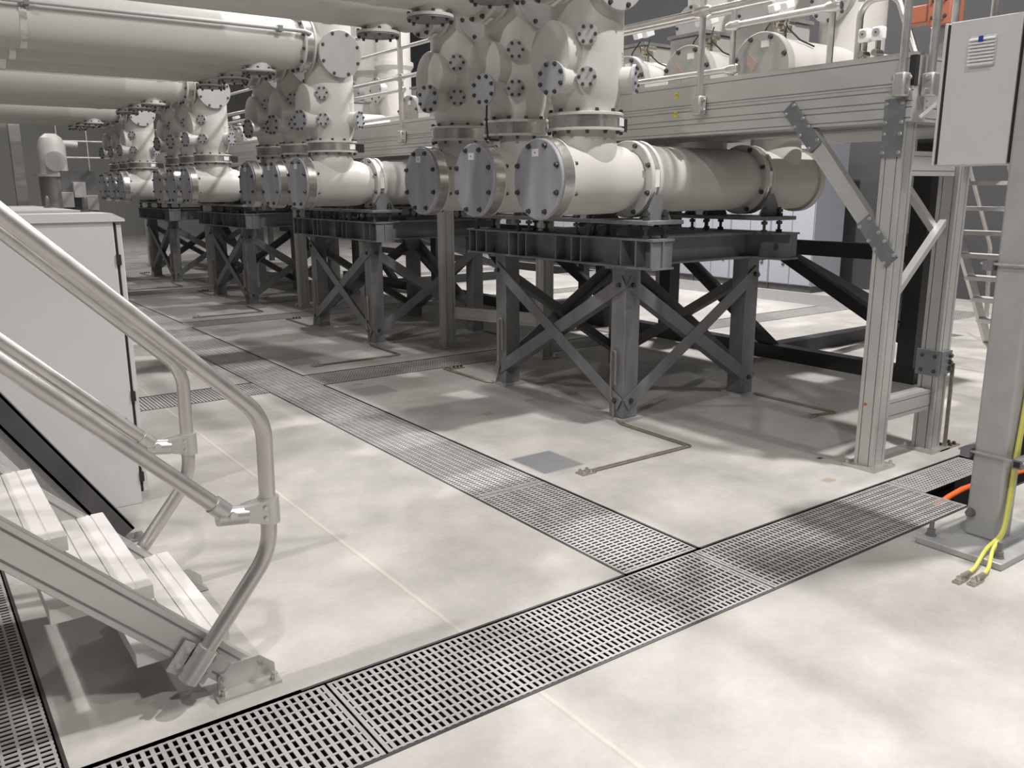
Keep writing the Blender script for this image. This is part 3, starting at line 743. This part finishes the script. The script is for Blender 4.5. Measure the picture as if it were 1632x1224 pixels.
rail(RXg, 3.56, 4.37, 2.735, .024); rail(RXg, 4.37, 8.2, 2.44); rail(RXg, 4.37, 8.2, 2.84); rail(RXg, 4.37, 20, 3.2); rail(RXg, 9.3, 12.4, 2.735); rail(RXg, 13.2, 16.8, 2.735); rail(RXg, 9.3, 12.4, 2.44)
for y, z in ((4.37, 2.44), (4.37, 2.735), (3.56, 2.735), (8.2, 2.44), (8.2, 2.84), (9.3, 2.735)):
    MB().lathe((RXg, y - .06, z), (0, 1, 0), [(0, .026), (.03, .036), (.09, .036), (.12, .026)], 16).build('rail_clamp', 'tube', t)
MB().tube(fillet([(RXg, 3.36, 2.285), (RXg, 3.36, 2.735), (RXg, 3.12, 2.735), (RXg, 2.93, 2.285)], .1), .021, 14).build('guard_loop', 'tube', t)
MB().tube(fillet([(RXg, 3.36, 2.735), (RXg, 3.36, 3.2), (RXg, 2.9, 3.2), (RXg, 2.75, 2.75), (RXg, 2.75, 2.285)], .1), .021, 14).build('guard_loop', 'tube', t)

# gas monitor on the deck, cable ladder, orange drive, far rail
g = thing('gas_monitor', 'pair of white gauge heads on a small dark valve block on the walkway deck', 'gauge', (5.06, 3.2, 2.285))
MB().box(5.0, 5.12, 3.12, 3.30, 2.285, 2.30).box(5.04, 5.08, 3.14, 3.28, 2.30, 2.36).build('valve_base', 'bolt', g)
for yy in (3.165, 3.255):
    MB().cyl((5.06, yy, 2.36), (5.06, yy, 2.47), .016, 12).cyl((5.02, yy, 2.40), (5.10, yy, 2.40), .02, 12).build('valve', 'brass', g)
    h = MB().box(5.03, 5.09, yy - .036, yy + .036, 2.47, 2.55).build('gauge_head', 'white', g, .012)
    MB().lathe((5.03, yy, 2.515), (-1, 0, 0), [(0, .024), (.006, .024)], 20).build('gauge_dial', 'cover', h); MB().lathe((5.024, yy, 2.515), (-1, 0, 0), [(0, .006), (.004, .006)], 12).build('dial_hub', 'bolt', h)
MB().tube(fillet([(5.06, 3.14, 2.38), (5.04, 3.06, 2.36), (5.03, 3.05, 2.30), (5.05, 3.10, 2.29)], .03), .006, 8).build('signal_cable', 'rubber', g)
g = thing('cable_ladder', 'dark cable ladder running behind the walkway above the skid frames', 'cable tray', (7.15, 4.0, 2.0))
for xx in (6.95, 7.33): MB().box(xx, xx + .03, 2.2, 19.5, 2.0, 2.10).build('side_rail', 'dark', g)
for k in range(40): MB().box(6.98, 7.33, 2.3 + .43 * k, 2.33 + .43 * k, 2.02, 2.04).build('rung', 'dark', g)
for k in range(4): MB().tube([(7.05 + .07 * k, 2.2, 2.06), (7.06 + .07 * k, 8, 2.065), (7.05 + .07 * k, 19.5, 2.06)], .02, 8).build('tray_cable', 'rubber', g)
for yy in (2.4, 8.3, 15.9, 19.3): MB().box(7.10, 7.20, yy - .05, yy + .05, 0, 2.02).build('ladder_post', 'dark', g)
g = thing('disconnector_drive', 'orange bolted drive block on a grey post above the walkway at top right', 'drive', (6.79, 3.71, 2.0))
MB().box(6.75, 6.85, 3.66, 3.76, 2.0, 2.80).build('drive_post', 'galv', g)
ob = MB().box(6.70, 6.90, 3.62, 3.80, 2.80, 3.05).build('drive_block', 'orangep', g, .01)
oc = MB().box(6.72, 6.88, 3.80, 4.02, 2.84, 2.97).build('drive_arm', 'orangep', g, .01)
bolts('block_bolt', 'bolt', ob, [((6.70, yy, zz), (-1, 0, 0)) for yy in (3.66, 3.71, 3.76) for zz in (2.86, 2.98)], .012, .01)
g = thing('junction_box', 'small pale junction boxes on a pedestal far left, beside the last switchgear bay', 'junction box', (3.1, 18.2, 0))
MB().box(2.98, 3.22, 18.16, 18.28, 0, 1.30).build('pedestal', 'dark', g)
for k_, (x_, z_) in enumerate(((2.86, 1.42), (3.08, 1.60), (3.28, 1.36))):
    jb = MB().box(x_ - .10, x_ + .10, 18.10, 18.24, z_ - .14, z_ + .14).build('box', ['cab', 'white', 'cab'][k_], g, .006)
    MB().tube(fillet([(x_, 18.12, z_ - .13), (x_ + .02, 18.02, z_ - .28), (3.1, 18.05, 1.05)], .06), .012, 8).build('cable', 'rubber', jb)
MB().box(2.80, 3.40, 18.24, 18.28, 1.10, 1.95).build('back_plate', 'galv', g)
g = thing('guard_rail_section', 'pale tube guardrail in the far left background beside the last bay', 'guardrail', (2.9, 21.5, 0))
for xx in (3.3, 3.9, 4.4): MB().cyl((xx, 21.5, 0), (xx, 21.5, 3.0), .024, 12).build('guard_post', 'tube', g)
for zz in (2.3, 2.65, 3.0): MB().cyl((3.3, 21.5, zz), (4.4, 21.5, zz), .024, 12).build('guard_rail', 'tube', g)
# earth lug bar at rear post
q = tag(MB().box(5.10, 5.34, 2.53, 2.60, 0, .01).build('earth_lug_bar', 'lug', loc=(0, 0, 0)), 'bolted earth lug strip on the floor beside the rear walkway post', 'earth lug')
bolts('lug_bolt', 'bolt', q, [((xx, yy, .01), (0, 0, 1)) for xx in (5.20, 5.25, 5.30) for yy in (2.55, 2.585)], .012, .014, .006)
MB().bar((5.185, 2.55, .01), (5.175, 2.55, .55), (.012, 0, 0), (0, .02, 0)).build('earth_strap', 'copper', q)

# ------------------------------------------------------------------ stair at the left
t = thing('stair', 'light aluminium stair with tube handrails rising to the left in the foreground', 'stair', (0.78, 2.95, 0))
S = .879; Bq = .717; XE = -1.45
def stringer(y0, y1):
    s = MB().prism([(S, y0, 0.002), (Bq, y0, 0.002), (XE, y0, Bq - XE), (XE, y0, S - XE)], (0, y1 - y0, 0)).build('stringer', 'alu', t, .002)
    e_ = .02
    for a in (0, 1):
        mb = MB()
        c0 = S - .033 if a == 0 else Bq + .028
        for off in (0,):
            mb.para((c0 - .012 - .0, y0 - .0025, .012), (XE - c0 + .012, 0, c0 - .012 - XE), (0, .004, 0), (.0045, 0, .0045))
        mb.build('groove_line', 'galv', s)
    return s
stringer(2.57, 2.615); stringer(3.335, 3.38)
for k in range(10):
    xn = .735 - .215 * k; z = .205 + .2147 * k
    if k == 0: pass
    d_ = .285
    pts = [(xn, 2.60, z - .045), (xn, 2.60, z)]
    g = [.045, .095, .145, .195]
    for a in g: pts += [(xn - a + .003, 2.60, z), (xn - a + .003, 2.60, z - .004), (xn - a - .003, 2.60, z - .004), (xn - a - .003, 2.60, z)]
    pts += [(xn - d_, 2.60, z), (xn - d_, 2.60, z - .045)]
    MB().prism(pts, (0, .745, 0)).build('tread', 'tread', t)
def hand(y, side):
    MB().tube(fillet([(.61, y, .15), (.866, y, .47), (.874, y, .91), (XE, y, 1.784 - XE)], [.22, .17], 9), .0255, 18).build('handrail', 'tube', t)
    MB().cyl((.70, y, .662), (XE, y, 1.362 - XE), .0245, 18).build('mid_rail', 'tube', t)
    c = MB().lathe((.735, y, .627), V((-1, 0, 1)), [(0, .030), (.05, .030)], 18).build('rail_elbow', 'alu', t)
    MB().cyl((.71, y, .618), (.80, y, .606), .030, 18).build('elbow_arm', 'alu', c)
    MB().lathe((.75, y, .622), (0, -1, 0), [(-.034, .012), (.034, .012)], 12).build('elbow_pin', 'boltz', c)
    k = MB().lathe((.871, y, .565), (0, 0, 1), [(0, .034), (.085, .034)], 20).prism([(.79, y - .022, .585), (.87, y - .033, .565), (.87, y - .033, .65), (.79, y - .022, .635)], (0, .05, 0)).build('post_clamp', 'alu', t)
    bolts('clamp_screw', 'boltz', k, [((.85, y - .033, .59), (0, -1, 0)), ((.85, y - .033, .625), (0, -1, 0))], .006, .004)
    # socket on the stringer
    d = V((.256, 0, .32)).normalized(); p = V((.575, y, .105))
    so = MB().cyl(p, p + d * .115, .033, 18).build('rail_socket', 'alu', t)
    n = V((-d.z, 0, d.x)); s_ = 1 if side < 0 else -1
    for sg in (-1, 1):
        MB().para(p + n * sg * .032 - n * .0 + V((0, s_ * .02, 0)), d * .105, n * sg * .035, (0, s_ * .012, 0)).build('socket_ear', 'alu', so)
        bolts('socket_bolt', 'boltz', so, [(p + d * a + n * sg * .05 + V((0, s_ * .02, 0)), (0, -s_, 0)) for a in (.03, .085)], .009, .012, .006)
hand(2.527, -1); hand(3.423, 1)
for y, s in ((2.57, -1), (3.38, 1)):
    f = MB().prism([(.675, y, .0), (.865, y, .0), (.865, y, .05), (.815, y, .095), (.725, y, .095), (.675, y, .045)], (0, s * .008, 0)).build('foot_bracket', 'alu', t)
    MB().box(.66, .87, min(y, y + s * .06), max(y, y + s * .06), 0, .009).build('foot_flange', 'alu', f)
    bolts('bracket_bolt', 'boltz', f, [((.69, y + s * .008, .055), (0, s, 0)), ((.82, y + s * .008, .07), (0, s, 0)), ((.685, y + s * .035, .009), (0, 0, 1)), ((.85, y + s * .035, .009), (0, 0, 1))], .011, .014, .012)

# dark channel strut behind the stair
t = thing('steel_strut', 'dark steel channel strut slanting to the floor between stair and grey cabinet', 'strut', (.72, 4.08, 0))
mb = MB(); p, q = V((.70, 4.04, .03)), V((-.6, 4.04, 2.05)); d = (q - p).normalized(); n = V((d.z, 0, -d.x))
mb.para(p - n * .03, q - p, n * .095, (0, .012, 0)); mb.para(p - n * .03, q - p, n * .012, (0, .085, 0)); mb.para(p + n * .055, q - p, n * .012, (0, .085, 0))
mb.build('channel', 'dark', t)
MB().para(p - n * .095 + V((0, .05, 0)), q - p, n * .06, (0, .03, 0)).build('channel_back', 'column', t)
MB().box(.68, .80, 4.03, 4.13, 0, .012).hexbolt((.765, 4.05, .012), (0, 0, 1), .013, .02, .01).build('foot_plate', 'galv', t)

# ------------------------------------------------------------------ light grey floor cabinets, left
def floor_cab(y0, y1, z1, label):
    t = thing('control_cabinet', label, 'cabinet', (.55, (y0 + y1) / 2, 0), 'floor cabinets behind the stair')
    MB().box(.255, .902, y0, y1, .0, z1 - .04).build('body', 'cab', t, .004)
    MB().box(.903, .914, y0 + .01, y1 - .01, .06, z1 - .045).build('gasket', 'rubber', t)
    dr = MB().box(.915, .938, y0 + .004, y1 - .004, .06, z1 - .055).build('door', 'cab', t, .004)
    for zz in (.12, .55, z1 - .25, z1 - .55): MB().box(.90, .922, y0 - .008, y0 + .01, zz, zz + .05).build('hinge', 'rubber', dr)
    MB().prism([(.25, y0 - .012, z1 - .04), (.955, y0 - .012, z1 - .04), (.955, y0 - .012, z1 - .028), (.90, y0 - .012, z1), (.25, y0 - .012, z1)], (0, y1 - y0 + .024, 0)).build('lid', 'cab', t)
    for zz, xx in ((1.106, .854), (1.09, .856), (.462, .863)):
        MB().lathe((xx, y0, zz), (0, -1, 0), [(0, .008), (.006, .007)], 12).build('screw_cap', 'galv', t)
    ey = MB().tube([V((.86, y0 + .42 + .022 * math.cos(a), z1 + .036 + .03 * math.sin(a))) for a in [PI * 2 * i / 16 for i in range(17)]], .009, 10).build('lifting_eye', 'galv', t)
    MB().cyl((.86, y0 + .42, z1), (.86, y0 + .42, z1 + .012), .024, 14).build('eye_base', 'galv', ey)
floor_cab(4.55, 5.75, 1.49, 'tall light grey cabinet standing behind the stair, nearest of the two')
floor_cab(5.80, 7.15, 1.49, 'light grey cabinet seen only as a strip behind the nearest grey cabinet')

# ------------------------------------------------------------------ right-hand column, wall box, earth wires
CX, CY, CW = 3.945, 1.70, .145
t = thing('steel_column', 'square galvanised steel column on a thick base plate at the right edge', 'column', (CX, CY, 0))
MB().box(CX - CW / 2, CX + CW / 2, CY - CW / 2, CY + CW / 2, .03, 4.6).build('shaft', 'column', t, .012)
bp = MB().box(3.655, 4.235, 1.50, 1.88, 0, .032).build('base_plate', 'column', t, .005)
bolts('anchor_bolt', 'galv', bp, [((xx, yy, .032), (0, 0, 1)) for xx, yy in ((3.72, 1.845), (3.72, 1.545), (4.17, 1.845), (4.17, 1.545))], .02, .025, .045)
MB().hexbolt((CX - CW / 2, CY + .05, .14), (-1, 0, 0), .018, .02, .01).build('earth_bolt', 'galv', t)
for zz in (.40, 1.245):
    cl = MB().box(CX - .10, CX + .62, CY - CW / 2 - .075, CY - CW / 2 - .034, zz, zz + .041).build('clamp_channel', 'galv', t)
    MB().box(CX - .102, CX - .099, CY - CW / 2 - .068, CY - CW / 2 - .042, zz + .008, zz + .033).build('channel_mouth', 'rubber', cl)
    MB().box(CX - .10, CX + .30, CY + CW / 2 + .004, CY + CW / 2 + .045, zz, zz + .041).build('clamp_channel', 'galv', t)
    MB().cyl((CX - .088, CY - .15, zz + .03), (CX - .088, CY + .13, zz + .03), .006, 10).build('threaded_rod', 'boltz', t)
# two earth wires
for k in range(2):
    o = .018 * k; y = CY - CW / 2 - .013
    pts = [(3.46 + .03 * k, 1.555 - .045 * k, .02), (3.56 + .03 * k, 1.565 - .04 * k, .022), (3.70 + .02 * k, 1.59 - .02 * k, .06), (3.84 + o, y - .02, .10), (3.905 + o, y - .004, .22), (3.925 + o, y, .42), (3.945 + o, y, .62), (3.965 + o, y, .9), (3.975 + o, y, 1.6), (3.98 + o, y, 2.4)]
    sm = []
    P_ = [V(p) for p in pts]
    for i in range(len(P_) - 1):
        a = P_[max(i - 1, 0)]; b = P_[i]; c = P_[i + 1]; d = P_[min(i + 2, len(P_) - 1)]
        for s in range(6):
            u = s / 6; sm.append(.5 * ((2 * b) + (c - a) * u + (2 * a - 5 * b + 4 * c - d) * u * u + (3 * b - a - 3 * c + d) * u ** 3))
    sm.append(P_[-1])
    w_ = tag(MB().tube(sm, .0085, 10).build('earth_wire', 'wire', loc=(0, 0, 0)), ['left one of two yellow-green earth wires at the column foot', 'right one of two yellow-green earth wires at the column foot'][k], 'wire', 'earth wires at the column')
    lx, ly = pts[0][0], pts[0][1]
    lg = MB().box(lx - .075, lx + .0, ly - .016, ly + .016, .0, .010).build('cable_lug', 'lug', w_); MB().cyl((lx - .02, ly, .018), (lx + .03, ly, .02), .012, 10).build('lug_sleeve', 'copper', w_)
    bolts('lug_bolt', 'boltz', lg, [((lx - .055, ly, .01), (0, 0, 1)), ((lx - .022, ly, .01), (0, 0, 1))], .011, .014, .008)

t = thing('wall_box', 'light grey control box with a louvred filter mounted high beside the column', 'control box', (4.0, 1.945, 1.695))
x0 = 3.90
hs = MB().box(x0 + .022, x0 + .22, 1.776, 2.126, 1.693, 2.30).box(x0 + .004, x0 + .023, 2.113, 2.126, 1.693, 2.30).box(x0 + .004, x0 + .023, 1.776, 1.784, 1.693, 2.30).build('housing', 'cab', t, .003)
MB().box(x0 + .008, x0 + .022, 1.7845, 2.1125, 1.70, 2.292).build('gasket', 'rubber', t)
dr = MB().box(x0, x0 + .012, 1.797, 2.097, 1.694, 2.299).build('door', 'cab', t, .003)
vy0, vy1, vz0, vz1 = 1.892, 2.002, 2.105, 2.228
v = MB().box(x0 - .008, x0, vy0, vy1, vz0, vz1).build('filter_grille', 'white', dr, .003)
mb = MB(); n = 8
for i in range(n):
    z = vz0 + .006 + i * (vz1 - vz0 - .01) / n
    mb.prism([(x0 - .008, vy0, z), (x0 - .02, vy0, z - .003), (x0 - .02, vy0, z + .004), (x0 - .008, vy0, z + .011)], (0, vy1 - vy0, 0))
mb.build('louvres', 'white', v)
MB().box(x0 - .023, x0 - .019, 1.941, 1.96, vz1 - .027, vz1 - .004).build('badge', 'blue', v)
h = MB().prism([(x0 + .06, 2.118, 1.90), (x0 + .06, 2.118, 1.98), (x0 + .06, 2.145, 1.97), (x0 + .06, 2.145, 1.83), (x0 + .06, 2.118, 1.81)], (.06, 0, 0)).build('side_latch', 'cab', t)
MB().bar((x0 + .05, 2.135, 1.985), (x0 + .0, 2.20, 1.91), (.03, .02, 0), (0, .012, .012)).build('latch_lever', 'cab', h)
for zz in (1.75, 2.2): MB().box(x0 + .05, x0 + .09, CY + CW / 2, 1.79, zz, zz + .04).build('mounting_bracket', 'galv', t)

# orange conduit in the open trench hole
tag(MB().tube([(4.36, 2.16, -.075), (4.50, 2.155, -.045), (4.62, 2.15, -.03), (4.9, 2.14, -.03), (5.4, 2.12, -.06), (6.15, 2.1, -.12)], .017, 12).build('orange_conduit', 'orange'), 'bright orange conduit in the open trench hole beside the column', 'conduit')
tag(MB().tube([(4.36, 2.03, -.11), (4.9, 2.05, -.10), (6.15, 2.03, -.15)], .018, 10).build('trench_cable', 'rubber'), 'black cable lying under the orange conduit in the trench hole', 'cable')

# ------------------------------------------------------------------ background: black steel frames, stair, cabinets
def black_frame(y):
    t = thing('skid_frame', '', 'steel frame', (6.8, y + .3, 0))
    X0, Ya, Yb = 6.72, y - .56, y + .84
    MB().box(X0, X0 + .14, Ya - .09, y + 2.7, 0, .13).build('base_beam', 'blackp', t)
    MB().box(X0 + .14, 9.3, Yb - .07, Yb + .07, 0, .13).build('base_beam', 'blackp', t)
    for yy in (Ya, y + 2.2): MB().box(X0 - .005, X0 + .145, yy - .075, yy + .075, .13, 2.0).build('leg', 'blackp', t)
    MB().box(9.14, 9.30, Yb - .08, Yb + .08, .13, 1.1).build('leg', 'blackp', t)
    MB().box(X0 + .02, X0 + .12, Ya + .075, y + 2.6, 1.0, 1.13).build('top_beam', 'blackp', t)
    MB().bar((X0 + .07, Yb - .02, 1.02), (X0 + .07, Ya + .05, .36), (.09, 0, 0), (0, .05, -.09)).build('brace', 'blackp', t)
    MB().bar((X0 + .07, Yb - .08, .06), (X0 + .07, y + 2.15, 1.0), (.09, 0, 0), (0, -.05, .09)).build('brace', 'blackp', t)
    MB().bar((X0 + .15, Yb, 1.0), (9.1, Yb, .16), (0, .09, 0), (.03, 0, .10)).build('brace', 'blackp', t)
    return t
k0 = black_frame(Y0)
for b in range(3):
    o = k0 if b == 0 else dup(k0, (0, BAY * b, 0))
    o['label'] = 'black steel skid frame with slanted braces behind the %s support frame' % NB[b]; o['group'] = 'black skid frames behind the walkway'

t = thing('maintenance_stair', 'aluminium maintenance stair with open treads in the right background', 'stair', (8.6, 4.1, 0))
SY0, SY1 = 3.62, 4.22
for k in range(8):
    z = .28 + .228 * k; x = 9.05 - .17 * k
    MB().box(x - .12, x + .12, SY0, SY1, z - .035, z).build('tread', 'tread', t)
for yy in (SY0 - .02, SY1 + .02):
    MB().bar((9.28, yy, 0), (7.62, yy, 2.2), (0, .035, 0), (.09, 0, .07)).build('stringer', 'alu', t)
    MB().tube(fillet([(9.2, yy, .15), (9.1, yy, 1.0), (7.6, yy, 2.95)], .15), .022, 12).build('handrail', 'tube', t)
    MB().cyl((8.3, yy, 1.35), (8.3, yy, 2.05), .02, 12).build('rail_post', 'tube', t)

def bcab(y):
    t = thing('panel_cabinet', '', 'cabinet', (11.8, y + .395, 0))
    MB().box(11.46, 12.2, y + .003, y + .787, .0, .10).build('plinth', 'dark', t)
    MB().box(11.45, 12.2, y, y + .79, .10, 2.25).build('body', 'bluecab', t, .004)
    for k in range(2):
        d = MB().box(11.43, 11.45, y + .008 + .39 * k, y + .386 + .39 * k, .115, 2.23).build('door', 'bluecab', t, .003)
        h = MB().box(11.418, 11.43, y + .10 + .39 * k, y + .145 + .39 * k, .40, .50).build('door_latch', 'dark', d)
        MB().box(11.414, 11.418, y + .112 + .39 * k, y + .133 + .39 * k, .43, .49).build('latch_plate', 'alu', h)
    return t
c0 = bcab(7.95)
ORD = ['first', 'second', 'third', 'fourth', 'fifth', 'sixth', 'seventh', 'eighth', 'ninth', 'tenth', 'eleventh']
for k in range(11):
    o = c0 if k == 0 else dup(c0, (0, .80 * k, 0))
    o['label'] = '%s blue-grey panel cabinet of the row along the far wall, counted from the right' % ORD[k]; o['group'] = 'panel cabinets along the far wall'

# ------------------------------------------------------------------ far left: sealing end, column, white pipe
t = thing('sealing_end', 'grey upright cable sealing end on a dull cylinder base, far left behind the cabinets', 'switchgear', (2.88, 19.45, 0))
MB().lathe((2.88, 19.45, 0), (0, 0, 1), [(0, .42), (.9, .42), (.9, .46), (.96, .46)], 36).build('plinth', 'galv', t)
MB().lathe((2.88, 19.45, 0), (0, 0, 1), [(.96, .29), (1.86, .29)], 36).build('lower_drum', 'alu', t)
MB().lathe((2.88, 19.45, 0), (0, 0, 1), [(1.86, .36), (1.90, .36), (1.90, .25), (2.45, .25), (2.6, .20), (2.68, .10)], 36).build('upper_tank', 'paint', t)
MB().lathe((2.88, 19.23, 2.15), (0, -1, 0), [(-.15, .17), (.03, .17), (.05, .19), (.07, .19)], 32).build('round_cover', 'cover', t)
MB().cyl((2.88, 19.45, 2.52), (3.35, 19.45, 2.48), .06, 16).build('outlet_arm', 'paint', t)
q = MB().ibeam((0, 0, 0), (0, 0, 1), (.1, 0, 0), .1) if False else None
tag(MB().box(2.02, 2.20, 18.05, 18.21, 0, 5.6).build('building_column', 'column'), 'plain grey steel column in the far left background', 'column')
tag(MB().lathe((-3.0, 19.0, 2.95), (1, 0, 0), [(0, .26), (2.4, .26), (2.4, .29), (2.5, .29), (2.5, .26), (5.2, .26)], 32).build('white_pipe', 'paint'), 'pale horizontal pipe crossing at the far left under the ducts', 'pipe')
